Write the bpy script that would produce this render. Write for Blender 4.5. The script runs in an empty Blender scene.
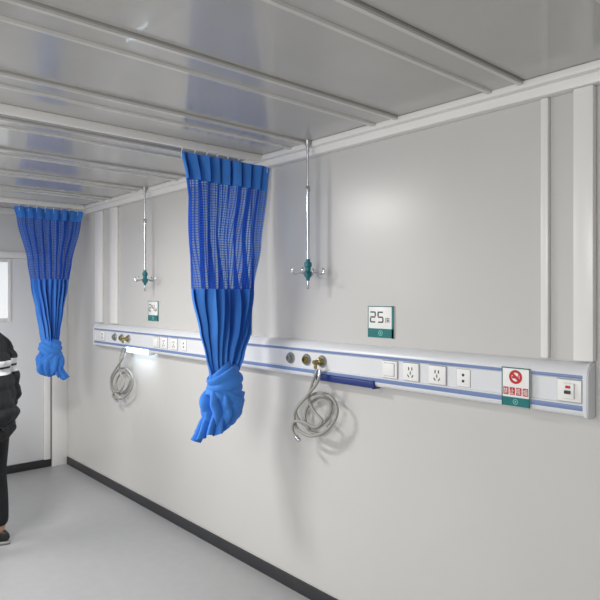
import bpy, bmesh, math, random
from mathutils import Vector, Matrix, noise
random.seed(4)
PI = math.pi
S = bpy.context.scene
C = S.collection
S.view_settings.view_transform = 'Standard'
S.view_settings.look = 'None'

# ------------------------------------------------------------------ camera frame
F = 600.0; HY = 296.0; CZ = 1.70
TH = math.radians(48.3)
FW = Vector((-math.sin(TH), math.cos(TH), 0)); RT = Vector((math.cos(TH), math.sin(TH), 0))
YW = 2.29      # long wall
XL = -6.14     # left wall
ZC = 2.54      # ceiling
def at(px, py, Y):
    d = FW + RT*((px-300)/F) + Vector((0, 0, (HY-py)/F))
    return Vector((0, 0, CZ)) + d*(Y/d.y)

# ------------------------------------------------------------------ materials
def lin(c):
    f = lambda v: (v/255)/12.92 if v/255 <= .04045 else (((v/255)+.055)/1.055)**2.4
    return (f(c[0]), f(c[1]), f(c[2]), 1)
def mat(name, rgb, rough=.5, metal=0, var=.04, nscale=6, bump=0, bscale=200, emit=0, sheen=0, coat=0):
    m = bpy.data.materials.new(name); m.use_nodes = True
    nt = m.node_tree; b = nt.nodes['Principled BSDF']
    c = lin(rgb)
    tc = nt.nodes.new('ShaderNodeTexCoord')
    nz = nt.nodes.new('ShaderNodeTexNoise'); nz.inputs['Scale'].default_value = nscale; nz.inputs['Detail'].default_value = 4
    nt.links.new(tc.outputs['Object'], nz.inputs['Vector'])
    cr = nt.nodes.new('ShaderNodeValToRGB')
    cr.color_ramp.elements[0].position = .3; cr.color_ramp.elements[1].position = .7
    cr.color_ramp.elements[0].color = (c[0]*(1-var), c[1]*(1-var), c[2]*(1-var), 1)
    cr.color_ramp.elements[1].color = (min(1, c[0]*(1+var)), min(1, c[1]*(1+var)), min(1, c[2]*(1+var)), 1)
    nt.links.new(nz.outputs['Fac'], cr.inputs['Fac'])
    nt.links.new(cr.outputs['Color'], b.inputs['Base Color'])
    b.inputs['Roughness'].default_value = rough; b.inputs['Metallic'].default_value = metal
    if sheen: b.inputs['Sheen Weight'].default_value = sheen
    if coat: b.inputs['Coat Weight'].default_value = coat
    if bump:
        n2 = nt.nodes.new('ShaderNodeTexNoise'); n2.inputs['Scale'].default_value = bscale
        nt.links.new(tc.outputs['Object'], n2.inputs['Vector'])
        bp = nt.nodes.new('ShaderNodeBump'); bp.inputs['Strength'].default_value = bump; bp.inputs['Distance'].default_value = .002
        nt.links.new(n2.outputs['Fac'], bp.inputs['Height']); nt.links.new(bp.outputs['Normal'], b.inputs['Normal'])
    if emit:
        b.inputs['Emission Color'].default_value = c; b.inputs['Emission Strength'].default_value = emit
    return m
M = {}
M['wall'] = mat('painted_wall_panel', (205, 204, 202), .29, var=.012, nscale=2, bump=.05, bscale=6)
M['wall2'] = mat('painted_side_wall', (214, 214, 213), .4, var=.012, nscale=2)
M['door'] = mat('white_door_panel', (232, 233, 235), .35, var=.01, nscale=2)
M['trim'] = mat('white_steel_trim', (238, 237, 235), .3, var=.01)
M['floor'] = mat('grey_vinyl_floor', (168, 169, 171), .4, var=.03, nscale=14)
M['base'] = mat('charcoal_skirting', (48, 49, 52), .5)
M['rail'] = mat('white_rail_aluminium', (226, 228, 232), .3, var=.008)
M['stripe'] = mat('blue_stripe', (116, 138, 186), .4)
M['plate'] = mat('white_plastic_plate', (242, 242, 241), .35, var=.005)
M['gap'] = mat('grey_shadow_gap', (150, 153, 160), .5)  # grey standing in for the shaded gap round plates
M['dark'] = mat('dark_plastic', (45, 48, 52), .45)
M['grey'] = mat('grey_plastic', (120, 122, 124), .45)
M['lampblue'] = mat('dark_blue_lamp_cover', (28, 50, 118), .45)
M['lampon'] = mat('glowing_lamp_cover', (225, 244, 255), .4, emit=4)
M['brass'] = mat('aged_brass', (150, 135, 84), .3, metal=.85)
M['steel'] = mat('chrome_steel', (196, 200, 204), .18, metal=1)
M['ring'] = mat('satin_metal_ring', (170, 172, 172), .35, metal=.7)
M['teal'] = mat('teal_plastic', (18, 112, 122), .4)
M['tealsign'] = mat('teal_sign_band', (14, 116, 116), .4)
M['tealdark'] = mat('pale_teal_emblem', (120, 190, 186), .4)
M['red'] = mat('red_print', (196, 38, 46), .45)
M['black'] = mat('black_print', (40, 42, 46), .5)
M['blue'] = mat('blue_curtain_cloth', (60, 132, 222), .8, var=.06, nscale=9, bump=.25, bscale=500, sheen=.1)
M['skin'] = mat('skin', (196, 150, 124), .55)
M['hair'] = mat('black_hair', (24, 22, 22), .6, bump=.6, bscale=120)
M['trousers'] = mat('black_trousers', (26, 27, 31), .8, bump=.2)
M['shoe'] = mat('black_shoe', (30, 30, 32), .45)
M['sole'] = mat('grey_sole', (150, 150, 150), .6)
M['eye'] = mat('eye_white', (235, 235, 232), .2)
M['iris'] = mat('dark_iris', (35, 24, 18), .2)
M['lip'] = mat('lips', (165, 98, 88), .5)
M['pane'] = mat('bright_window_pane', (240, 243, 244), .15, emit=.5)

def ceil_mat():                                     # painted sheet, the raised ribs in whiter enamel, open joints darker
    m = mat('painted_ceiling_sheet', (184, 183, 180), .2, var=.03, nscale=3, coat=.35)
    nt = m.node_tree; b = nt.nodes['Principled BSDF']
    old = b.inputs['Base Color'].links[0].from_socket
    tc = nt.nodes.new('ShaderNodeTexCoord'); sp = nt.nodes.new('ShaderNodeSeparateXYZ'); nt.links.new(tc.outputs['Object'], sp.inputs[0])
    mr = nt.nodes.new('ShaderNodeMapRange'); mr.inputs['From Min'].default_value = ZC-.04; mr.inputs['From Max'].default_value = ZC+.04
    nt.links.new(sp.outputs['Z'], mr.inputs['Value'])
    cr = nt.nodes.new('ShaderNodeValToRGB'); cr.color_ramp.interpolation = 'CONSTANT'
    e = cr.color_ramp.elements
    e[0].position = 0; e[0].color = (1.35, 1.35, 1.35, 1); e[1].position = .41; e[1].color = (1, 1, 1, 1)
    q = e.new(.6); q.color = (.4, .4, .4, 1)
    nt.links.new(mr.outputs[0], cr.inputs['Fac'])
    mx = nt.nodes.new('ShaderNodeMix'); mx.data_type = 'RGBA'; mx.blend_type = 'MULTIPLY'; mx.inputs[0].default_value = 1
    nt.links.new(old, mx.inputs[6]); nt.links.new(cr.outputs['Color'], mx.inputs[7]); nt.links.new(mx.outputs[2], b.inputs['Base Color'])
    return m
M['ceil'] = ceil_mat()

def hose_mat():
    m = mat('braided_hose', (158, 158, 152), .5)
    nt = m.node_tree; b = nt.nodes['Principled BSDF']
    uv = nt.nodes.new('ShaderNodeUVMap')
    w = nt.nodes.new('ShaderNodeTexWave'); w.inputs['Scale'].default_value = 40; w.bands_direction = 'DIAGONAL'
    nt.links.new(uv.outputs['UV'], w.inputs['Vector'])
    cr = nt.nodes.new('ShaderNodeValToRGB')
    cr.color_ramp.elements[0].color = lin((116, 116, 111)); cr.color_ramp.elements[1].color = lin((186, 186, 180))
    nt.links.new(w.outputs['Fac'], cr.inputs['Fac']); nt.links.new(cr.outputs['Color'], b.inputs['Base Color'])
    return m
M['hose'] = hose_mat()

def net_mat():
    m = mat('blue_net_cloth', (36, 96, 206), .8, var=.06)
    nt = m.node_tree; b = nt.nodes['Principled BSDF']; out = nt.nodes['Material Output']
    uv = nt.nodes.new('ShaderNodeUVMap'); sp = nt.nodes.new('ShaderNodeSeparateXYZ')
    nt.links.new(uv.outputs['UV'], sp.inputs[0])
    def cell(sock, freq, thr):
        a = nt.nodes.new('ShaderNodeMath'); a.operation = 'MULTIPLY'; a.inputs[1].default_value = freq
        f = nt.nodes.new('ShaderNodeMath'); f.operation = 'FRACT'
        g = nt.nodes.new('ShaderNodeMath'); g.operation = 'LESS_THAN'; g.inputs[1].default_value = thr
        nt.links.new(sock, a.inputs[0]); nt.links.new(a.outputs[0], f.inputs[0]); nt.links.new(f.outputs[0], g.inputs[0])
        return g.outputs[0]
    mx = nt.nodes.new('ShaderNodeMath'); mx.operation = 'MAXIMUM'
    nt.links.new(cell(sp.outputs[0], 90, .38), mx.inputs[0]); nt.links.new(cell(sp.outputs[1], 70, .38), mx.inputs[1])
    mr = nt.nodes.new('ShaderNodeMapRange'); mr.inputs['To Min'].default_value = .40; mr.inputs['To Max'].default_value = .90
    nt.links.new(mx.outputs[0], mr.inputs['Value'])
    tl = nt.nodes.new('ShaderNodeBsdfTranslucent'); tl.inputs['Color'].default_value = lin((44, 116, 222))
    m2 = nt.nodes.new('ShaderNodeMixShader'); m2.inputs[0].default_value = .4
    nt.links.new(b.outputs[0], m2.inputs[1]); nt.links.new(tl.outputs[0], m2.inputs[2])
    tr = nt.nodes.new('ShaderNodeBsdfTransparent'); tr.inputs['Color'].default_value = (.56, .77, 1, 1)
    ms = nt.nodes.new('ShaderNodeMixShader')
    nt.links.new(mr.outputs[0], ms.inputs[0]); nt.links.new(tr.outputs[0], ms.inputs[1]); nt.links.new(m2.outputs[0], ms.inputs[2])
    nt.links.new(ms.outputs[0], out.inputs['Surface'])
    return m
M['net'] = net_mat()

def jacket_mat():
    m = mat('black_jacket_white_band', (22, 23, 27), .75, bump=.3, bscale=60)
    nt = m.node_tree; b = nt.nodes['Principled BSDF']
    tc = nt.nodes.new('ShaderNodeTexCoord'); sp = nt.nodes.new('ShaderNodeSeparateXYZ'); nt.links.new(tc.outputs['Object'], sp.inputs[0])
    cr = nt.nodes.new('ShaderNodeValToRGB'); cr.color_ramp.interpolation = 'CONSTANT'
    e = cr.color_ramp.elements
    k = lin((22, 23, 27)); w = lin((226, 228, 230))
    e[0].position = 0; e[0].color = k
    e[1].position = .583; e[1].color = w
    for p, c in ((.602, k), (.611, w), (.631, k)):
        n = e.new(p); n.color = c
    dv = nt.nodes.new('ShaderNodeMath'); dv.operation = 'DIVIDE'; dv.inputs[1].default_value = 2.0
    nt.links.new(sp.outputs['Z'], dv.inputs[0]); nt.links.new(dv.outputs[0], cr.inputs['Fac']); nt.links.new(cr.outputs['Color'], b.inputs['Base Color'])
    return m
M['jacket'] = jacket_mat()

# ------------------------------------------------------------------ mesh helpers
def wloc(o):
    v = Vector((0, 0, 0))
    while o: v += o.location; o = o.parent
    return v
def obj(name, bm, m, parent=None, smooth=True, loc=None):
    off = wloc(parent) if parent else Vector(loc or (0, 0, 0))
    for v in bm.verts: v.co -= off
    bmesh.ops.recalc_face_normals(bm, faces=bm.faces)
    me = bpy.data.meshes.new(name); bm.to_mesh(me); bm.free()
    if smooth:
        for p in me.polygons: p.use_smooth = True
        try: me.set_sharp_from_angle(angle=math.radians(40))
        except Exception: pass
    o = bpy.data.objects.new(name, me); C.objects.link(o)
    me.materials.append(m)
    if parent: o.parent = parent
    else: o.location = off
    return o
def struct(name, bm, m, parent=None, smooth=True):
    o = obj(name, bm, m, parent, smooth)
    o['kind'] = 'structure'
    return o
def tag(o, label, cat, group=None):
    o['label'] = label; o['category'] = cat
    if group: o['group'] = group
    return o
def thing(name, label, cat, loc, group=None):
    o = bpy.data.objects.new(name, None); C.objects.link(o); o.location = loc; o.empty_display_size = .05
    return tag(o, label, cat, group)
def dup(root, loc, label):
    r = root.copy(); C.objects.link(r); r.location = loc; r['label'] = label
    for ch in list(root.children):
        c = ch.copy(); C.objects.link(c); c.parent = r
        for g in list(ch.children):
            d = g.copy(); C.objects.link(d); d.parent = c
    return r
def B(): return bmesh.new()
def box(bm, x0, x1, y0, y1, z0, z1, bev=0, seg=2):
    t = bmesh.new(); bmesh.ops.create_cube(t, size=1)
    for v in t.verts:
        v.co = Vector(((x0+x1)/2+v.co.x*(x1-x0), (y0+y1)/2+v.co.y*(y1-y0), (z0+z1)/2+v.co.z*(z1-z0)))
    if bev: bmesh.ops.bevel(t, geom=t.edges[:], offset=bev, segments=seg, affect='EDGES', profile=.5)
    me = bpy.data.meshes.new('t'); t.to_mesh(me); t.free(); bm.from_mesh(me); bpy.data.meshes.remove(me)
    return bm
def frame_of(d):
    d = d.normalized(); a = Vector((0, 0, 1)) if abs(d.z) < .9 else Vector((1, 0, 0))
    u = d.cross(a).normalized(); return u, d.cross(u).normalized()
def lathe(bm, p, axis, prof, seg=28):
    p = Vector(p); axis = Vector(axis).normalized(); u, w = frame_of(axis)
    rings = []
    for (h, r) in prof:
        if r < 1e-6: rings.append([bm.verts.new(p+axis*h)])
        else: rings.append([bm.verts.new(p+axis*h+(u*math.cos(2*PI*k/seg)+w*math.sin(2*PI*k/seg))*r) for k in range(seg)])
    for a, b in zip(rings, rings[1:]):
        for k in range(seg):
            k2 = (k+1) % seg
            if len(a) == 1 and len(b) == 1: continue
            if len(a) == 1: bm.faces.new((a[0], b[k], b[k2]))
            elif len(b) == 1: bm.faces.new((a[k], a[k2], b[0]))
            else: bm.faces.new((a[k], a[k2], b[k2], b[k]))
    for ring in (rings[0], rings[-1]):
        if len(ring) > 2:
            try: bm.faces.new(ring)
            except Exception: pass
    return bm
def cyl(bm, p0, p1, r, r1=None, seg=24):
    p0 = Vector(p0); p1 = Vector(p1)
    return lathe(bm, p0, p1-p0, [(0, r), ((p1-p0).length, r1 if r1 else r)], seg)
def catmull(pts, n=8):
    out = []
    P = [pts[0]]+list(pts)+[pts[-1]]
    for i in range(1, len(P)-2):
        a, b, c, d = P[i-1], P[i], P[i+1], P[i+2]
        for k in range(n):
            t = k/n
            out.append(.5*((2*b)+(c-a)*t+(2*a-5*b+4*c-d)*t*t+(3*b-a-3*c+d)*t**3))
    out.append(P[-2]); return out
def tube(bm, pts, r, seg=10, closed=False):
    pts = [Vector(p) for p in pts]; n = len(pts)
    uvl = bm.loops.layers.uv.verify()
    u = None; rings = []; L = [0]
    for i in range(n):
        if closed: d = pts[(i+1) % n]-pts[i-1]
        else: d = pts[min(i+1, n-1)]-pts[max(i-1, 0)]
        d.normalize()
        if u is None: u, _ = frame_of(d)
        u = (u-d*u.dot(d)).normalized(); w = d.cross(u)
        rr = r(i/(n-1)) if callable(r) else r
        rings.append([bm.verts.new(pts[i]+(u*math.cos(2*PI*k/seg)+w*math.sin(2*PI*k/seg))*rr) for k in range(seg)])
        if i: L.append(L[-1]+(pts[i]-pts[i-1]).length)
    for i in range(n if closed else n-1):
        a = rings[i]; b = rings[(i+1) % n]
        for k in range(seg):
            k2 = (k+1) % seg
            f = bm.faces.new((a[k], a[k2], b[k2], b[k]))
            for lp, q in zip(f.loops, ((L[i], k/seg), (L[i], (k+1)/seg), (L[min(i+1, n-1)], (k+1)/seg), (L[min(i+1, n-1)], k/seg))):
                lp[uvl].uv = (q[0]*10, q[1]*.3)
    if not closed: bm.faces.new(rings[0]); bm.faces.new(rings[-1])
    return bm
def text(name, s, size, cx, y, cz, m, parent, w=None, h=None, depth=.0006, bold=0, space=1):
    cu = bpy.data.curves.new('t', 'FONT'); cu.body = s; cu.size = size; cu.align_x = 'CENTER'; cu.align_y = 'CENTER'; cu.extrude = depth; cu.offset = bold; cu.space_character = space
    o = bpy.data.objects.new('t', cu); C.objects.link(o)
    dg = bpy.context.evaluated_depsgraph_get()
    me = bpy.data.meshes.new_from_object(o.evaluated_get(dg)); bpy.data.objects.remove(o)
    bm = B(); bm.from_mesh(me)
    bpy.data.meshes.remove(me)
    xs = [v.co.x for v in bm.verts]; ys = [v.co.y for v in bm.verts]
    mx = (min(xs)+max(xs))/2; my = (min(ys)+max(ys))/2; k = (w/(max(xs)-min(xs))) if w else 1
    kh = (h/(max(ys)-min(ys))) if h else 1
    for v in bm.verts:
        v.co = Vector((cx+(v.co.x-mx)*k, y-v.co.z, cz+(v.co.y-my)*kh))
    return obj(name, bm, m, parent, smooth=False)
SEG7 = {'2': 'abged', '5': 'afgcd', '4': 'fgbc'}
def digit(name, ch, cx, cz, w, h, y, m, parent):
    b_ = B(); t = w*.17; g = t*.6
    L = {'a': (-w/2+g, w/2-g, h/2-t, h/2), 'd': (-w/2+g, w/2-g, -h/2, -h/2+t), 'g': (-w/2+g, w/2-g, -t/2, t/2),
         'f': (-w/2, -w/2+t, g, h/2-g), 'b': (w/2-t, w/2, g, h/2-g), 'e': (-w/2, -w/2+t, -h/2+g, -g), 'c': (w/2-t, w/2, -h/2+g, -g)}
    for s in SEG7[ch]:
        x0, x1, z0, z1 = L[s]; box(b_, cx+x0, cx+x1, y-.001, y+.0008, cz+z0, cz+z1)
    return obj(name, b_, m, parent, smooth=False)
def disc(bm, c, r, t, seg=40, r_in=0):
    c = Vector(c)
    if r_in:
        return lathe(bm, c, (0, -1, 0), [(0, r_in), (0, r), (t, r), (t, r_in), (0, r_in)], seg)
    return lathe(bm, c, (0, -1, 0), [(0, 0), (0, r), (t, r), (t, 0)], seg)
def emblem(parent, x, y, z, r):
    b_ = disc(B(), (x, y, z), r, .0012, 32, r*.72)
    disc(b_, (x, y, z), r*.36, .0012, 24)
    obj('emblem', b_, M['tealdark'], parent)

# ------------------------------------------------------------------ room shell
XR = 1.5; YF = -3.0
struct('floor', box(B(), XL-.1, XR+.1, YF-.1, YW+.1, -.1, 0), M['floor'], smooth=False)
struct('wall_back', box(B(), XL-.1, XR+.1, YW, YW+.1, 0, ZC+.1), M['wall'], smooth=False)
struct('wall_left', box(B(), XL-.1, XL, YF, YW, 0, ZC+.1), M['wall2'], smooth=False)
struct('wall_right', box(B(), XR, XR+.1, YF, YW, 0, ZC+.1), M['wall2'], smooth=False)
struct('wall_front', box(B(), XL-.1, XR+.1, YF-.1, YF, 0, ZC+.1), M['wall2'], smooth=False)
# ceiling: broad steel sheets running to the long wall, each seam a shallow band edged by thin ribs and open joints
bm = B(); prof = []
x = XL+.02; W = .62
while x < XR:
    prof += [(x, ZC), (x+W-.170, ZC), (x+W-.170, ZC+.024), (x+W-.163, ZC+.024), (x+W-.161, ZC-.016), (x+W-.144, ZC-.016), (x+W-.141, ZC-.006), (x+W-.028, ZC-.006), (x+W-.025, ZC-.016), (x+W-.008, ZC-.016), (x+W-.006, ZC+.024), (x+W, ZC+.024)]
    x += W
prof.append((XR+.1, ZC))
lo0 = [bm.verts.new((a, YF, b)) for a, b in prof]; lo1 = [bm.verts.new((a, YW, b)) for a, b in prof]
for i in range(len(prof)-1): 
    if abs(prof[i+1][0]-prof[i][0])+abs(prof[i+1][1]-prof[i][1]) > 1e-6: bm.faces.new((lo0[i], lo0[i+1], lo1[i+1], lo1[i]))
bmesh.ops.remove_doubles(bm, verts=bm.verts, dist=1e-5)
box(bm, XL, XR, YF, YW, ZC+.03, ZC+.1)
struct('ceiling', bm, M['ceil'], smooth=False)
# cornices, posts, skirtings
struct('trim_1', box(box(B(), XL, XR, YW-.05, YW, ZC-.066, ZC-.001, .004), XL, XR, YW-.085, YW-.048, ZC-.030, ZC-.001, .003), M['trim'])
struct('trim_2', box(B(), XL, XL+.045, YF, YW-.086, ZC-.06, ZC-.001, .004), M['trim'])
def post(n, x0, x1, d=.03, z0=1.459):
    struct('trim_%d' % n, box(B(), x0, x1, YW-d, YW, z0, ZC-.067, .004), M['trim'])
xx = lambda px, Y=YW: at(px, 300, Y).x
post(3, xx(543), xx(550.5), .022)
post(4, xx(577), xx(597), .035)
post(5, xx(97), xx(104), .022)
post(6, xx(112), xx(119), .022)
post(7, xx(244), xx(252), .015)
struct('trim_8', box(B(), XL, XL+.035, 2.135, YW-.0005, 0, ZC-.067, .004), M['trim'])
struct('baseboard_back', box(B(), XL+.036, XR, YW-.014, YW, 0, .075, .002), M['base'])
struct('baseboard_left', box(B(), XL, XL+.014, YF, 2.133, 0, .075, .002), M['base'])
# door with a bright upper pane in the left wall
wf = B()
for a in ((1.02, 1.08, .08, 2.12), (2.055, 2.115, .08, 2.12), (1.08, 2.055, 2.06, 2.12)):
    box(wf, XL, XL+.04, a[0], a[1], a[2], a[3], .004)
wo = struct('door_1', wf, M['trim'])
struct('door_panel', box(B(), XL, XL+.022, 1.082, 2.053, .085, 2.058, .003), M['door'], wo)
struct('window_pane', box(B(), XL+.02, XL+.028, 1.33, 1.72, 1.49, 2.02, .002), M['pane'], wo)
pf = B()
for a in ((1.30, 1.33, 1.46, 2.05), (1.72, 1.75, 1.46, 2.05), (1.33, 1.72, 1.46, 1.49), (1.33, 1.72, 2.02, 2.05)):
    box(pf, XL+.02, XL+.033, a[0], a[1], a[2], a[3], .002)
struct('pane_frame', pf, M['trim'], wo)
hd = B(); box(hd, XL+.02, XL+.03, 1.13, 1.17, .98, 1.18, .003); cyl(hd, (XL+.03, 1.15, 1.10), (XL+.075, 1.15, 1.10), .009); box(hd, XL+.066, XL+.082, 1.145, 1.27, 1.09, 1.11, .004)
struct('door_handle', hd, M['steel'], wo)

# ------------------------------------------------------------------ bedhead service rail
XA = at(97, 335, YW-.03).x; XB = at(591, 390, YW-.04).x
rail = thing('bedhead_rail', 'long white medical service rail with two blue stripes along the grey wall', 'wall rail', ((XA+XB)/2, YW, 1.255))
P = [(0, 1.255), (.05, 1.255), (.059, 1.262), (.063, 1.275), (.063, 1.302), (.056, 1.306), (.056, 1.391), (.063, 1.395), (.063, 1.411), (.058, 1.424), (.044, 1.44), (.022, 1.45), (0, 1.452)]
def extr(bm, prof, x0, x1):
    a = [bm.verts.new((x0, YW-p, z)) for p, z in prof]; b = [bm.verts.new((x1, YW-p, z)) for p, z in prof]
    n = len(prof)
    for i in range(n): bm.faces.new((a[i], a[(i+1) % n], b[(i+1) % n], b[i]))
    bm.faces.new(a); bm.faces.new(b)
    return bm
obj('rail_body', extr(B(), P, XA+.02, XB-.02), M['rail'], rail)
for z0, z1 in ((1.279, 1.298), (1.396, 1.409)):
    obj('stripe', box(B(), XA+.02, XB-.02, YW-.0645, YW-.060, z0, z1, .0005), M['stripe'], rail)['label'] = 'blue stripe along the rail'
Pc = [(0, 1.250), (.052, 1.250), (.064, 1.258), (.068, 1.275), (.068, 1.411), (.062, 1.428), (.046, 1.445), (.022, 1.456), (0, 1.457)]
for x0, x1 in ((XA, XA+.02), (XB-.02, XB)):
    b_ = extr(B(), Pc, x0, x1)
    bmesh.ops.bevel(b_, geom=[e for e in b_.edges], offset=.004, segments=2, affect='EDGES')
    obj('end_cap', b_, M['rail'], rail)
YP = YW-.056; ZM = 1.3485
def plate(name, x, w=.090, h=.081):
    p = obj(name, box(B(), x-w/2, x+w/2, YP-.009, YP+.001, ZM-h/2, ZM+h/2, .003), M['plate'], rail)
    obj('plate_shadow_gap', box(B(), x-w/2-.0025, x+w/2+.0025, YP-.002, YP+.001, ZM-h/2-.0018, ZM+h/2+.0018), M['gap'], p, smooth=False)  # shadow line round the plate, put in as a grey edge
    return p
def switch(x):
    p = plate('light_switch', x)
    b_ = box(B(), x-.03, x+.03, YP-.013, YP-.008, ZM-.03, ZM+.03, .002)
    obj('rocker', b_, M['plate'], p)
    obj('rocker_gap', box(B(), x-.032, x+.032, YP-.0095, YP-.008, ZM-.032, ZM+.032), M['gap'], p, smooth=False)
def socket(x):
    p = plate('power_socket', x)
    b_ = B()
    for dx in (-.009, .009): box(b_, x+dx-.0025, x+dx+.0025, YP-.0102, YP-.008, ZM+.008, ZM+.022)
    def slot(cx, cz, ang):
        t = box(B(), -.0022, .0022, YP-.0102, YP-.008, -.007, .007)
        for v in t.verts:
            X, Z = v.co.x, v.co.z
            v.co.x = cx+X*math.cos(ang)-Z*math.sin(ang); v.co.z = cz+X*math.sin(ang)+Z*math.cos(ang)
        me = bpy.data.meshes.new('t'); t.to_mesh(me); t.free(); b_.from_mesh(me)
    slot(x, ZM-.004, 0); slot(x-.012, ZM-.019, .6); slot(x+.012, ZM-.019, -.6)
    obj('pin_holes', b_, M['dark'], p, smooth=False)
def jack(x):
    p = obj('call_jack', box(B(), x-.033, x+.033, YP-.003, YP+.001, ZM-.037, ZM+.037, .001), M['plate'], rail)
    obj('plate_shadow_gap', box(B(), x-.0345, x+.0345, YP-.0012, YP+.001, ZM-.0385, ZM+.0385), M['gap'], p, smooth=False)  # thin grey edge painted as the shadow line of the jack
    b_ = B()
    for dz in (-.013, .013): disc(b_, (x, YP-.0025, ZM+dz), .006, .002, 16)
    obj('jack_hole', b_, M['dark'], p)
def gas(x, m2, plug=False):
    b_ = lathe(B(), (x, YP+.001, ZM), (0, -1, 0), [(0, 0), (0, .033), (.006, .033), (.012, .029), (.012, 0)])
    g = obj('gas_outlet', b_, M['ring'], rail)
    b_ = lathe(B(), (x, YP-.009, ZM), (0, -1, 0), [(0, 0), (0, .022), (.012, .021), (.016, .017), (.016, .009), (.008, .007), (.008, 0)])
    obj('gas_valve', b_, m2, g)
    if plug:
        b_ = lathe(B(), (x, YP-.016, ZM), (0, -1, 0), [(0, 0), (0, .015), (.02, .015), (.022, .011), (.05, .011), (.05, 0)])
        cyl(b_, (x, YP-.052, ZM), (x, YP-.052, ZM-.035), .009); 
        obj('hose_connector', b_, M['brass'], g)
X = lambda px: at(px, 365, YP).x
BED = -2.30
gx = [X(291), X(307), X(322.5)]
sx = [X(390.5), X(411.5), X(438)]
for off in (0, BED):
    gas(gx[0]+off, M['grey']); gas(gx[1]+off, M['brass']); gas(gx[2]+off, M['brass'], True)
    switch(sx[0]+off); socket(sx[1]+off); socket(sx[2]+off); jack(X(463.5)+off)
    l0 = X(319)+off; l1 = X(375)+off
    zl0, zl1 = (1.240, 1.280) if off else (1.246, 1.283)
    b_ = box(B(), l0, l1, YW-.073, YW-.02, zl0, zl1, .009, 3)
    lm = obj('reading_lamp', b_, M['lampon'] if off else M['lampblue'], rail)
    lm['label'] = 'glowing white reading lamp' if off else 'unlit dark blue reading lamp'
    for a in (l0, l1): obj('lamp_end', box(B(), a-.005, a+.005, YW-.075, YW-.02, zl0-.002, zl1+.002, .002), M['plate'] if off else M['lampblue'], lm)
socket(X(103))
# switched outlet near right end
p = plate('breaker_plate', X(570), .090)
xb = X(570)
obj('breaker', box(B(), xb-.022, xb+.022, YP-.020, YP-.008, ZM-.028, ZM+.028, .003), M['plate'], p)
obj('breaker_toggle', box(B(), xb-.011, xb+.011, YP-.028, YP-.018, ZM-.010, ZM+.002, .002), M['dark'], p)
obj('test_button', box(B(), xb-.008, xb+.010, YP-.024, YP-.018, ZM+.010, ZM+.020, .002), M['red'], p)

# ------------------------------------------------------------------ signs
def bed_sign(px, py, s, label):
    c = at(px, py, YW); w, h = .168, .158; k = w/.138
    t = thing('bed_number_sign', label, 'sign', (c.x, YW, c.z-h/2), 'bed number signs above the rail')
    obj('board', box(B(), c.x-w/2, c.x+w/2, YW-.006, YW, c.z-h/2, c.z+h/2, .001), M['plate'], t)
    obj('teal_band', box(B(), c.x-w/2+.001, c.x+w/2-.001, YW-.0075, YW-.005, c.z-h/2+.001, c.z-h/2+.046), M['tealsign'], t, smooth=False)
    emblem(t, c.x, YW-.007, c.z-h/2+.024, .014)
    fr = B()
    for a in ((-w/2, w/2, h/2-.004, h/2), (-w/2, -w/2+.003, -h/2, h/2), (w/2-.013, w/2, -h/2, h/2)):
        box(fr, c.x+a[0], c.x+a[1], YW-.0075, YW-.005, c.z+a[2], c.z+a[3])
    obj('border', fr, M['tealsign'], t, smooth=False)
    digit('number', s[0], c.x-.042*k, c.z+.024, .031*k, .056, YW-.0065, M['black'], t)
    digit('number', s[1], c.x-.001*k, c.z+.024, .031*k, .056, YW-.0065, M['black'], t)
    text('bed_character', s[2:], .028, c.x+.036*k, YW-.0065, c.z+.010, M['black'], t, w=.024*k)
bed_sign(381.5, 322, '25床', 'square white and teal sign reading 25 on the wall above the light switch')
bed_sign(154, 311, '24床', 'small distant white and teal bed sign on the wall above the glowing lamp')
YS = YW-.069
c = at(516, 387, YS); xa = at(502.5, 387, YS).x; xb2 = at(530.5, 387, YS).x
h = .154; w = xb2-xa; cx = (xa+xb2)/2; z0 = c.z-h/2; YT = YS-.005
t = thing('no_smoking_sign', 'white no smoking notice with red circle fixed over the rail front', 'sign', (cx, YS, z0))
obj('board', box(B(), xa, xb2, YT, YS+.0008, z0, z0+h, .001), M['plate'], t)
obj('teal_band', box(B(), xa+.001, xb2-.001, YT-.0015, YT+.001, z0+.001, z0+.036), M['tealsign'], t, smooth=False)
emblem(t, cx, YT-.001, z0+.019, .011)
obj('border', box(box(box(B(), xa, xb2, YT-.0015, YT+.001, z0+h-.004, z0+h), xa, xa+.003, YT-.0015, YT+.001, z0, z0+h), xb2-.003, xb2, YT-.0015, YT+.001, z0, z0+h), M['tealsign'], t, smooth=False)
zc = z0+h-.037
sym = disc(B(), (cx, YT+.0005, zc), .0275, .002, 40, .0175)
tb = box(B(), -.021, .021, YT-.0016, YT+.0005, -.0045, .0045)
for v in tb.verts:
    a_, b2 = v.co.x, v.co.z; v.co.x = cx+(a_+b2)*.7071; v.co.z = zc+(-a_+b2)*.7071
me = bpy.data.meshes.new('t'); tb.to_mesh(me); tb.free(); sym.from_mesh(me)
obj('prohibition_ring', sym, M['red'], t)
obj('cigarette', box(box(B(), cx-.015, cx+.009, YT-.001, YT+.0005, zc-.006, zc+.003), cx+.011, cx+.014, YT-.001, YT+.0005, zc-.006, zc+.011), M['red'], t, smooth=False)
for k, ch in enumerate('禁止吸烟'):
    tx = cx+(k-1.5)*.0275; tw = .0215
    tile = obj('red_tile', box(B(), tx-tw/2, tx+tw/2, YT-.0015, YT+.001, z0+.045, z0+.075), M['red'], t, smooth=False)
    text('lettering', ch, .02, tx, YT-.002, z0+.060, M['plate'], tile, w=.0170, h=.023)

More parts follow.
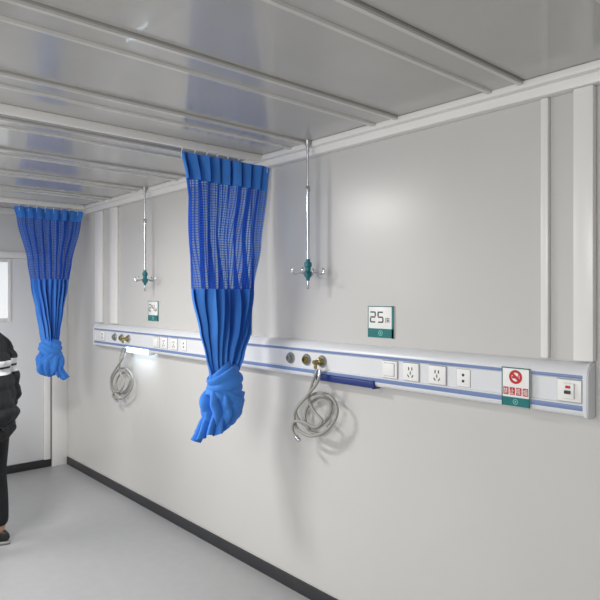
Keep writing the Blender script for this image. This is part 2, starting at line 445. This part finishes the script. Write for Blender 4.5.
# ------------------------------------------------------------------ drip hangers
def hanger(loc, label):
    x, y = loc; zt = ZC
    t = thing('drip_hanger', label, 'drip stand', (x, y, 1.78), 'drip hangers hung from the ceiling')
    obj('ceiling_mount', lathe(B(), (x, y, ZC-.02), (0, 0, -1), [(-.034, 0), (-.034, .017), (0, .017), (.01, .013), (.02, .008), (.04, .008), (.04, 0)]), M['ring'], t)
    obj('upper_rod', cyl(B(), (x, y, ZC-.05), (x, y, 2.26), .0058), M['steel'], t)
    obj('lower_rod', cyl(B(), (x, y, 2.28), (x, y, 1.86), .0092), M['steel'], t)
    obj('clamp_collar', lathe(B(), (x, y, 2.265), (0, 0, 1), [(0, 0), (0, .011), (.004, .012), (.025, .012), (.03, .008), (.03, 0)]), M['ring'], t)
    obj('hub', lathe(B(), (x, y, 1.80), (0, 0, 1), [(-.02, 0), (-.018, .008), (0, .012), (.005, .02), (.03, .022), (.035, .015), (.055, .015), (.06, .021), (.08, .02), (.085, .012), (.1, .011), (.1, 0)]), M['teal'], t)
    for k in range(4):
        a = k*PI/2+.5
        d = Vector((math.cos(a), math.sin(a), 0)); c0 = Vector((x, y, 1.828))
        pts = [c0+d*.016, c0+d*.05+Vector((0, 0, -.006)), c0+d*.075+Vector((0, 0, -.012)), c0+d*.088+Vector((0, 0, -.004)), c0+d*.09+Vector((0, 0, .012)), c0+d*.082+Vector((0, 0, .022))]
        obj('hook', tube(B(), catmull(pts, 5), .0040, 8), M['steel'], t)
    obj('tip', lathe(B(), (x, y, 1.745), (0, 0, 1), [(-.01, 0), (-.006, .006), (0, .008), (.04, .007), (.04, 0)]), M['steel'], t)
    return t
p1h = at(308, 250, YW-.10)
t1 = hanger((p1h.x, YW-.10), 'chrome drip hanger with teal hub hanging nearest above the unlit lamp')
p2 = at(145, 250, YW-.10)
dup(t1, (p2.x, YW-.10, 1.78), 'farther chrome drip hanger with teal hub, left of the nearer curtain')

# ------------------------------------------------------------------ hoses
DY = YW-2.01
def hose(lines, label):
    t = None
    for path in lines:
        sm = catmull([at(p[0], p[1], p[2]+DY) for p in path], 9)
        if t is None: t = thing('gas_hose', label, 'hose', (sm[0].x, sm[0].y, min(p.z for p in sm)), 'coiled gas hoses on the rail')
        ln = obj('hose_line', tube(B(), sm, .0083, 12), M['hose'], t)
        for e, q in ((sm[0], sm[3]), (sm[-1], sm[-4])):
            d = (e-q).normalized()
            obj('hose_ferrule', cyl(B(), e-d*.028, e+d*.006, .0110), M['steel'], ln)
    return t
hose([[(320, 371, YP-DY-.052), (317, 383, 1.89), (306, 397, 1.895), (295, 412, 1.90), (297, 428, 1.905), (311, 436, 1.91), (327, 430, 1.92), (337, 414, 1.93), (333, 399, 1.94), (320, 393, 1.945), (306, 398, 1.95), (296, 410, 1.96), (301, 422, 1.965), (315, 428, 1.97), (328, 418, 1.98), (331, 403, 1.99), (322, 397, 1.99), (311, 403, 1.98), (305, 415, 1.97), (309, 430, 1.95), (321, 434, 1.935), (331, 424, 1.925)],
      [(317, 370, YP-DY-.03), (312, 384, 1.915), (309, 398, 1.92), (314, 411, 1.92), (322, 421, 1.915), (315, 427, 1.905), (303, 422, 1.89), (294, 422, 1.885), (293, 432, 1.885), (299, 440, 1.885)]],
     'grey braided hose hanging in large loops right of the nearer curtain')
hose([[(126, 349, YP-DY-.055), (123, 358, 1.89), (117, 367, 1.90), (111, 378, 1.91), (112, 391, 1.92), (119, 399, 1.93), (128, 394, 1.94), (133, 383, 1.95), (130, 372, 1.95), (122, 368, 1.96), (115, 374, 1.97), (112, 384, 1.98), (117, 393, 1.99), (125, 391, 1.99), (130, 381, 1.99), (126, 373, 1.98), (119, 376, 1.97), (116, 386, 1.95), (120, 394, 1.93)],
      [(122.5, 349, YP-DY-.03), (120, 360, 1.92), (120, 372, 1.93), (124, 383, 1.93), (120, 391, 1.92), (114, 392, 1.91), (113, 397, 1.91), (117, 401, 1.91)]],
     'grey hose hanging in small loops below the far end of the rail')

# ------------------------------------------------------------------ curtains and tracks
def interp(rows, z, i):
    rows = sorted(rows)
    if z <= rows[0][0]: return rows[0][i]
    for a, b in zip(rows, rows[1:]):
        if z <= b[0]:
            t_ = (z-a[0])/(b[0]-a[0]); t_ = t_*t_*(3-2*t_)*.6+t_*.4
            return a[i]+(b[i]-a[i])*t_
    return rows[-1][i]
def crease(x):                                      # rounded fold with a sharp valley, range -1..1
    return 2*abs(math.sin(x/2))-1
def curtain(pl, pr, rows, z_head, z_net, label, npl, seed, sgn, ks):
    pl = Vector((pl[0], pl[1], 0)); pr = Vector((pr[0], pr[1], 0))
    cen = (pl+pr)/2; d = (pr-pl).normalized(); n = Vector((d.y, -d.x, 0)); UZ = Vector((0, 0, 1))
    zt = max(r[0] for r in rows); zb = min(r[0] for r in rows)
    t = thing('privacy_curtain', label, 'curtain', (cen.x, cen.y, zb-.33), 'gathered blue curtains')
    def pt(u, z):
        w_ = interp(rows, z, 1); A = interp(rows, z, 2); sh = interp(rows, z, 3)
        q = 2*u-1; fade = 1-(z-zb)/(zt-zb)
        mid = max(0, math.sin(min(1, max(0, fade))*PI))**.7
        ph = seed+.5*math.sin(z*4+seed)*fade+5.0*noise.noise(Vector((u*3, z*1.5, seed)))*(.15+.85*fade)
        am = A*(.75+1.3*noise.noise(Vector((u*5, z*1.9, seed+7))))
        s = w_*q*(1+.10*mid*noise.noise(Vector((q, z*3, seed+3))))+.35*w_/npl*math.sin(4*PI*npl*u+ph)*(1-.3*fade)
        o = am*math.sin(2*PI*npl*u+ph)+.07*mid*noise.noise(Vector((u*2.2, z*2.0, seed+11)))
        o += .45*A*fade*math.cos(q*PI/2)
        return cen+d*(s+sh)+n*o+UZ*(z+(.008*abs(math.sin(PI*npl*u)) if z > zt-.01 else 0))
    NU = npl*18
    def piece(name, za, zb_, nz, m):
        bm = B(); uvl = bm.loops.layers.uv.verify()
        g = [[bm.verts.new(pt(i/NU, za+(zb_-za)*j/nz)) for i in range(NU+1)] for j in range(nz+1)]
        for j in range(nz):
            for i in range(NU):
                f = bm.faces.new((g[j][i], g[j][i+1], g[j+1][i+1], g[j+1][i]))
                for lp, (a, b) in zip(f.loops, ((i, j), (i+1, j), (i+1, j+1), (i, j+1))):
                    lp[uvl].uv = (a/NU*1.2, (za+(zb_-za)*b/nz))
        return obj(name, bm, m, t)
    piece('header', zt, z_head, 8, M['blue'])
    piece('netting', z_head, z_net, 26, M['net'])
    piece('cloth', z_net, zb-.03, 34, M['blue'])
    for k in range(npl+1):
        u = (k+.25)/npl if k < npl else .99
        p_ = pt(min(u, 1), zt-.012); p_.z = zt-.012
        hk = tube(B(), catmull([p_+UZ*-.02, p_+UZ*.015, p_+n*.006+UZ*.031, p_+n*.012+UZ*.022], 4), .0018, 6)
        obj('curtain_hook', hk, M['plate'], t)
    # knot: a twist of cloth wound round itself, with thick wraps across its top
    c0 = cen+d*interp(rows, zb, 3)+UZ*zb
    bm = B(); NT, NP = 110, 72
    def crumple(p, k=1):
        return .05*k*(abs(noise.noise(p*14+Vector((seed, 2, 0))))-.2)*2
    def ring(cc, R1, R2, r, tilt, sq, k1, k2, tw):
        e1 = d*math.cos(tilt)+UZ*math.sin(tilt); e3 = e1.cross(n)
        g = []
        for i in range(NT):
            a = 2*PI*i/NT; row = []
            cp = cc+e1*R1*math.cos(a)+n*R2*math.sin(a); od = (e1*math.cos(a)+n*math.sin(a))
            sw = 1+.28*math.sin(a+tw)
            for j in range(NP):
                b = 2*PI*j/NP
                pp = cp+od*r*math.cos(b)*.6+e3*r*sq*math.sin(b)
                rr = r*sw*(1+.16*crease(k1*b+k2*a+1.0*noise.noise(cp*9))+crumple(pp))
                row.append(bm.verts.new(cp+od*rr*math.cos(b)*.6+e3*rr*sq*math.sin(b)))
            g.append(row)
        for i in range(NT):
            for j in range(NP):
                bm.faces.new((g[i][j], g[(i+1) % NT][j], g[(i+1) % NT][(j+1) % NP], g[i][(j+1) % NP]))
    def bun(cc, rl, rd, rz, k, twist, tilt):
        NA, NV = 170, 72; g = []
        ax = UZ*math.cos(tilt)+d*math.sin(tilt); lx_ = d*math.cos(tilt)-UZ*math.sin(tilt)
        for j in range(NV+1):
            v = PI*j/NV; row = []
            for i in range(NA):
                a = 2*PI*i/NA; sv = math.sin(v)
                q = Vector((math.cos(a)*sv, math.sin(a)*sv, math.cos(v)))
                wob = 1.3*noise.noise(q*1.7+Vector((seed, 0, 5)))
                rr = 1+.17*crease(k*a+twist*v+wob)*sv**.6+.13*noise.noise(q*1.4+Vector((seed, 3, 1)))+crumple(q*.12, 1.2)
                row.append(bm.verts.new(cc+lx_*rl*rr*q.x+n*rd*rr*q.y+ax*rz*rr*q.z))
            g.append(row)
        for j in range(NV):
            for i in range(NA):
                bm.faces.new((g[j][i], g[j][(i+1) % NA], g[j+1][(i+1) % NA], g[j+1][i]))
    ring(c0+UZ*-.045*ks+d*sgn*.012, .068*ks, .05*ks, .052*ks, sgn*.45, 1.2, 7, 1, .5)
    bun(c0+UZ*-.178*ks+d*sgn*.004, .110*ks, .078*ks, .112*ks, 8, 5.0*sgn, sgn*.40)
    ring(c0+UZ*-.130*ks+d*sgn*.018, .089*ks, .060*ks, .042*ks, -sgn*.66, 1.5, 6, -1, 2.2)
    bmesh.ops.remove_doubles(bm, verts=bm.verts, dist=1e-6)
    obj('knot', bm, M['blue'], t)
    # short flared tail hanging under the knot
    bm = B(); NT2, NR = 130, 20
    top = c0+UZ*-.16*ks-d*sgn*.01; end = c0-d*.066*sgn*ks+UZ*-.310*ks
    rows_ = []
    for j in range(NR+1):
        v = j/NR; cp = top.lerp(end, v)
        r = ks*(.064+.022*v**1.3)
        row = []
        for i in range(NT2):
            a = 2*PI*i/NT2
            rr = r*(1+.24*crease(9*a+1.5*v+seed)*(.3+v)+.14*noise.noise(Vector((math.cos(a)*1.3, math.sin(a)*1.3, v*2.2+seed))))
            row.append(bm.verts.new(cp+d*rr*math.cos(a)+n*rr*.7*math.sin(a)+UZ*(.03*v*math.cos(a)*sgn+.012*v*math.sin(3*a+1)+.01*v*crease(9*a+1.5+seed))))
        rows_.append(row)
    for v in (.62, .3):
        rows_.append([bm.verts.new(end+(q_.co-end)*v+UZ*.045*(1-v)) for q_ in rows_[NR]])
    for a_, b_ in zip(rows_, rows_[1:]):
        for i in range(NT2): bm.faces.new((a_[i], a_[(i+1) % NT2], b_[(i+1) % NT2], b_[i]))
    obj('tail', bm, M['blue'], t)
    return t
ZT = 2.472
CXA, CXB = -2.825, -5.48
rowsA = [(ZT, .300, .022, 0), (2.36, .288, .028, 0), (2.0, .250, .040, -.005), (1.73, .212, .048, -.012), (1.5, .162, .054, -.02), (1.37, .118, .052, -.03), (1.27, .086, .045, -.035)]
curtain((CXA, 1.66), (CXA, 2.255), rowsA, 2.33, 1.74, 'large blue curtain with net top tied in a knot, nearer one in the centre', 8, 1.3, 1, 1.06)
rowsB = [(ZT, .295, .022, 0), (2.36, .27, .028, 0), (2.0, .19, .04, .0), (1.8, .155, .045, .0), (1.575, .11, .045, .0), (1.38, .08, .045, .0), (1.28, .066, .042, .0)]
curtain((CXB, 1.60), (CXB, 2.20), rowsB, 2.38, 1.85, 'farther blue net-topped curtain tied in a knot beside the left wall', 8, 4.1, -1, .98)
for xk, lab in ((CXA, 'white ceiling track carrying the nearer blue curtain'), (CXB, 'white ceiling track carrying the farther blue curtain')):
    t = thing('curtain_track', lab, 'curtain track', (xk, 1.0, ZC-.03), 'curtain tracks on the ceiling')
    b_ = box(B(), xk-.011, xk+.011, -.3, YW-.088, 2.498, ZC-.0005, .003)
    obj('track', b_, M['trim'], t)
    for yy in (-.297, YW-.092):
        obj('track_stop', box(B(), xk-.013, xk+.013, yy-.003, yy+.003, 2.497, ZC-.0168, .001), M['plate'], t)

# ------------------------------------------------------------------ person
def skin_bm(verts, edges, root=0, sub=2):
    me = bpy.data.meshes.new('sk'); me.from_pydata([tuple(v[:3]) for v in verts], edges, [])
    o = bpy.data.objects.new('sk', me); C.objects.link(o)
    md = o.modifiers.new('s', 'SKIN'); md.use_smooth_shade = True
    for i, v in enumerate(verts):
        sv = me.skin_vertices[0].data[i]; r = v[3]; sv.radius = r if isinstance(r, tuple) else (r, r); sv.use_root = (i == root)
    sb = o.modifiers.new('u', 'SUBSURF'); sb.levels = sub; sb.render_levels = sub
    bpy.context.view_layer.update()
    dg = bpy.context.evaluated_depsgraph_get()
    r = bpy.data.meshes.new_from_object(o.evaluated_get(dg)); bpy.data.objects.remove(o)
    return r
def chain(n, start=0): return [(i, i+1) for i in range(start, start+n-1)]
def remesh(bm, vs):
    me = bpy.data.meshes.new('rm'); bm.to_mesh(me); bm.free()
    o = bpy.data.objects.new('rm', me); C.objects.link(o)
    md = o.modifiers.new('r', 'REMESH'); md.mode = 'VOXEL'; md.voxel_size = vs
    sm = o.modifiers.new('s', 'SMOOTH'); sm.factor = .5; sm.iterations = 3
    bpy.context.view_layer.update(); dg = bpy.context.evaluated_depsgraph_get()
    r = bpy.data.meshes.new_from_object(o.evaluated_get(dg)); bpy.data.objects.remove(o)
    b_ = B(); b_.from_mesh(r); return b_
def ell(bm, c, r, fn=None, seg=32):
    t_ = bmesh.new(); bmesh.ops.create_uvsphere(t_, u_segments=seg, v_segments=seg//2, radius=1)
    for v in t_.verts:
        q = v.co.copy()
        if fn: q = fn(q)
        v.co = Vector((c[0]+q.x*r[0], c[1]+q.y*r[1], c[2]+q.z*r[2]))
    me = bpy.data.meshes.new('t'); t_.to_mesh(me); t_.free(); bm.from_mesh(me); return bm
per = thing('person', 'person in a padded black coat with white bands, cut off by the left edge', 'person', (0, 0, 0))
bd = B()
V = [(0, 0, .96, (.15, .11)), (0, 0, 1.10, (.135, .1)), (0, .005, 1.28, (.16, .11)), (0, -.005, 1.42, (.10, .075)), (0, .0, 1.50, .058), (0, .012, 1.57, .058)]
E = chain(6)
def add(vs, at_):
    s0 = len(V); V.extend(vs); E.append((at_, s0)); E.extend(chain(len(vs), s0))
for s in (-1, 1):
    add([(s*.10, 0, .87, .088), (s*.105, .005, .68, .074), (s*.11, .01, .50, .058), (s*.112, -.015, .30, .052), (s*.115, -.025, .10, .04), (s*.12, .05, .045, .036), (s*.125, .12, .035, .03)], 0)
    add([(s*.12, -.005, 1.41, .062), (s*.195, -.01, 1.39, .058), (s*.232, -.02, 1.22, .046), (s*.245, -.015, 1.10, .04), (s*.245, .03, .97, .034), (s*.238, .075, .86, .026), (s*.236, .09, .81, .03), (s*.234, .10, .775, .027)], 3)
me = skin_bm(V, E); bd.from_mesh(me)
for s in (-1, 1):                                   # five curled fingers per hand
    bx_ = s*.234; by = .10; bz = .785
    for k, (dy, ln) in enumerate(((.030, .9), (.010, 1), (-.010, .94), (-.029, .76))):
        L = .028*ln
        p0 = Vector((bx_, by-.008+dy*.75, bz+.01)); p1 = Vector((bx_, by+dy, bz-.035))
        p2_ = p1+Vector((-s*.008, .002, -L)); p3 = p2_+Vector((-s*.013, .002, -L*.75)); p4 = p3+Vector((-s*.014, 0, -L*.5))
        m_ = skin_bm([(*p0, .0095), (*p1, .0095), (*p2_, .0088), (*p3, .008), (*p4, .0068)], chain(5), 0, 1); bd.from_mesh(m_)
    p0 = Vector((bx_, by+.008, bz+.04)); 
    m_ = skin_bm([(*p0, .012), (bx_-s*.018, by+.045, bz+.012, .011), (bx_-s*.026, by+.055, bz-.02, .0095), (bx_-s*.03, by+.055, bz-.045, .008)], chain(4), 0, 1); bd.from_mesh(m_)
def headf(q):
    k = 1-.30*max(0, -q.z)**1.3; q.x *= k
    if q.y < 0: q.y *= 1-.18*max(0, -q.z)
    else: q.y *= .93+.02*math.cos(q.x*3)
    return q
ell(bd, (0, .02, 1.645), (.076, .098, .118), headf)
ell(bd, (0, .118, 1.628), (.013, .018, .014)); ell(bd, (0, .108, 1.65), (.009, .014, .028))
ell(bd, (0, .098, 1.552), (.026, .018, .016))
for s in (-1, 1):
    ell(bd, (s*.077, .012, 1.642), (.010, .020, .031)); ell(bd, (s*.033, .098, 1.668), (.022, .012, .008)); ell(bd, (s*.043, .075, 1.625), (.025, .028, .022))
body = obj('body', remesh(bd, .0062), M['skin'], per)
for s in (-1, 1):
    e = obj('eye', ell(B(), (s*.031, .101, 1.648), (.013, .008, .0065), None, 20), M['eye'], per)
    obj('iris', ell(B(), (s*.031, .107, 1.648), (.0055, .003, .0055), None, 16), M['iris'], e)
    obj('eyebrow', tube(B(), catmull([Vector((s*.014, .113, 1.668)), Vector((s*.032, .112, 1.674)), Vector((s*.05, .1, 1.667))], 5), .0035, 8), M['hair'], per)
obj('mouth', ell(ell(B(), (0, .110, 1.592), (.022, .006, .004)), (0, .109, 1.586), (.019, .006, .005)), M['lip'], per)
hb = B()
def hairf(q):
    if q.y > 0 and q.z < .55: 
        k = min(1, (.55-q.z)*3)*min(1, q.y*3); q = q*(1-.22*k)
    if q.z < -.45: q = q*(1-.25*min(1, (-.45-q.z)*3))
    return q*(1+.025*noise.noise(q*9))
ell(hb, (0, .006, 1.672), (.086, .102, .104), hairf, 48)
obj('hair', hb, M['hair'], per)
# loose padded coat
V = [(0, 0, .70, (.21, .18)), (0, 0, .86, (.23, .195)), (0, 0, 1.0, (.225, .19)), (0, .0, 1.15, (.225, .19)), (0, .0, 1.30, (.225, .185)), (0, -.005, 1.42, (.165, .135)), (0, -.002, 1.49, .09), (0, .0, 1.535, .084)]
E = chain(8)
for s in (-1, 1):
    add([(s*.14, -.005, 1.41, .095), (s*.205, -.01, 1.385, .10), (s*.24, -.02, 1.22, .102), (s*.252, -.015, 1.10, .098), (s*.25, .028, .97, .088), (s*.24, .075, .825, .068)], 5)
me = skin_bm(V, E, 0); jb = B(); jb.from_mesh(me); jb = remesh(jb, .009)
for v in jb.verts:                                   # padding seams and creases
    q = v.co; amt = .010*crease(q.z*2*PI/.12)+.030*noise.noise(Vector((q.x*5, q.y*5, q.z*9)))+.012*noise.noise(q*18)
    v.co += Vector((q.x-(.25 if q.x > .2 else -.25 if q.x < -.2 else 0), q.y, 0)).normalized()*amt
jk = obj('coat', jb, M['jacket'], per)
obj('collar', lathe(B(), (0, -.002, 1.475), (0, .06, 1), [(0, .092), (.02, .096), (.06, .09), (.075, .085), (.075, .072), (.03, .07), (0, .07)]), M['trousers'], jk)
obj('zip', tube(B(), catmull([Vector((0, .196, .85)), Vector((0, .194, 1.1)), Vector((0, .188, 1.3)), Vector((0, .134, 1.43)), Vector((0, .094, 1.49))], 6), .004, 8), M['grey'], jk)
V = [(0, 0, .95, (.165, .125))]; E = []
for s in (-1, 1):
    add([(s*.10, 0, .84, .105), (s*.108, .005, .68, .092), (s*.112, .01, .50, .076), (s*.115, -.012, .30, .070), (s*.117, -.02, .11, .062)], 0)
me = skin_bm(V, E, 0); tb = B(); tb.from_mesh(me)
obj('trousers', tb, M['trousers'], per)
for s in (-1, 1):
    def shoef(q):
        if q.z < -.5: q.z = -.5
        q.z *= 1-.45*max(0, q.y); q.x *= 1+.1*q.y
        return q
    sh = obj('shoe', ell(B(), (s*.122, .045, .052), (.048, .135, .062), shoef), M['shoe'], per)
    obj('sole', ell(B(), (s*.122, .045, .012), (.05, .138, .024), lambda q: Vector((q.x*(1+.1*q.y), q.y, max(-.5, min(.5, q.z))))), M['sole'], sh)
for o in per.children_recursive:                     # the figure leans forward a little from the hips
    for v in o.data.vertices:
        if v.co.z > .95: v.co.y += .17*(v.co.z-.95)
pw = FW*4.0+RT*((-14-300)/F*4.0)
per.location = (pw.x, pw.y, 0)
per.rotation_euler = (0, 0, math.radians(132))

# ------------------------------------------------------------------ light
def area(name, loc, sx_, sy_, e, col=(1, 1, 1), rot=(0, 0, 0)):
    l = bpy.data.lights.new('l', 'AREA'); l.shape = 'RECTANGLE'; l.size = sx_; l.size_y = sy_; l.energy = e; l.color = col
    o = bpy.data.objects.new(name, l); C.objects.link(o); o.location = loc; o.rotation_euler = rot; return o
def point(loc, r, e, col):
    l = bpy.data.lights.new('l', 'POINT'); l.shadow_soft_size = r; l.energy = e; l.color = col
    o = bpy.data.objects.new('room_fill_light', l); C.objects.link(o); o.location = loc; return o  # added fill for ceiling and room, no bulb stands here
WARM = (1, .98, .952)
area('ceiling_lamp_and_fill', (-3.45, .58, 2.49), .55, .22, 44, WARM)
area('ceiling_lamp_and_fill', (-4.9, -.6, 2.49), 1.2, .5, 34, WARM)  # added soft overhead fill, no fixture known here
area('ceiling_lamp_and_fill', (-1.6, -2.0, 2.45), 2.4, 1.2, 28, WARM)  # added broad fill behind the camera, not a real fixture
area('front_fill_light', (-.9, -2.95, 1.75), 2.2, 1.4, 62, (1, .992, .98), (math.radians(92), 0, 0))  # added fill to even the long wall, front wall has no window
point((-4.6, -1.3, 1.95), .3, 27, WARM)
point((-1.5, -1.4, 2.0), .3, 13, WARM)
lx = (X(319)+X(375))/2+BED
area('reading_lamp_light', (lx, YW-.085, 1.230), .34, .03, .55, (.86, .94, 1), (math.radians(-20), 0, 0))
w = bpy.data.worlds.new('w'); S.world = w; w.use_nodes = True
w.node_tree.nodes['Background'].inputs[0].default_value = (.9, .9, .88, 1); w.node_tree.nodes['Background'].inputs[1].default_value = .3

cam = bpy.data.cameras.new('cam'); co = bpy.data.objects.new('camera', cam); C.objects.link(co)
cam.sensor_width = 36; cam.lens = 36*F/600; cam.shift_y = -(300-HY)/600; cam.clip_start = .02
co.location = (0, 0, CZ); co.rotation_euler = (PI/2, 0, TH)
S.camera = co
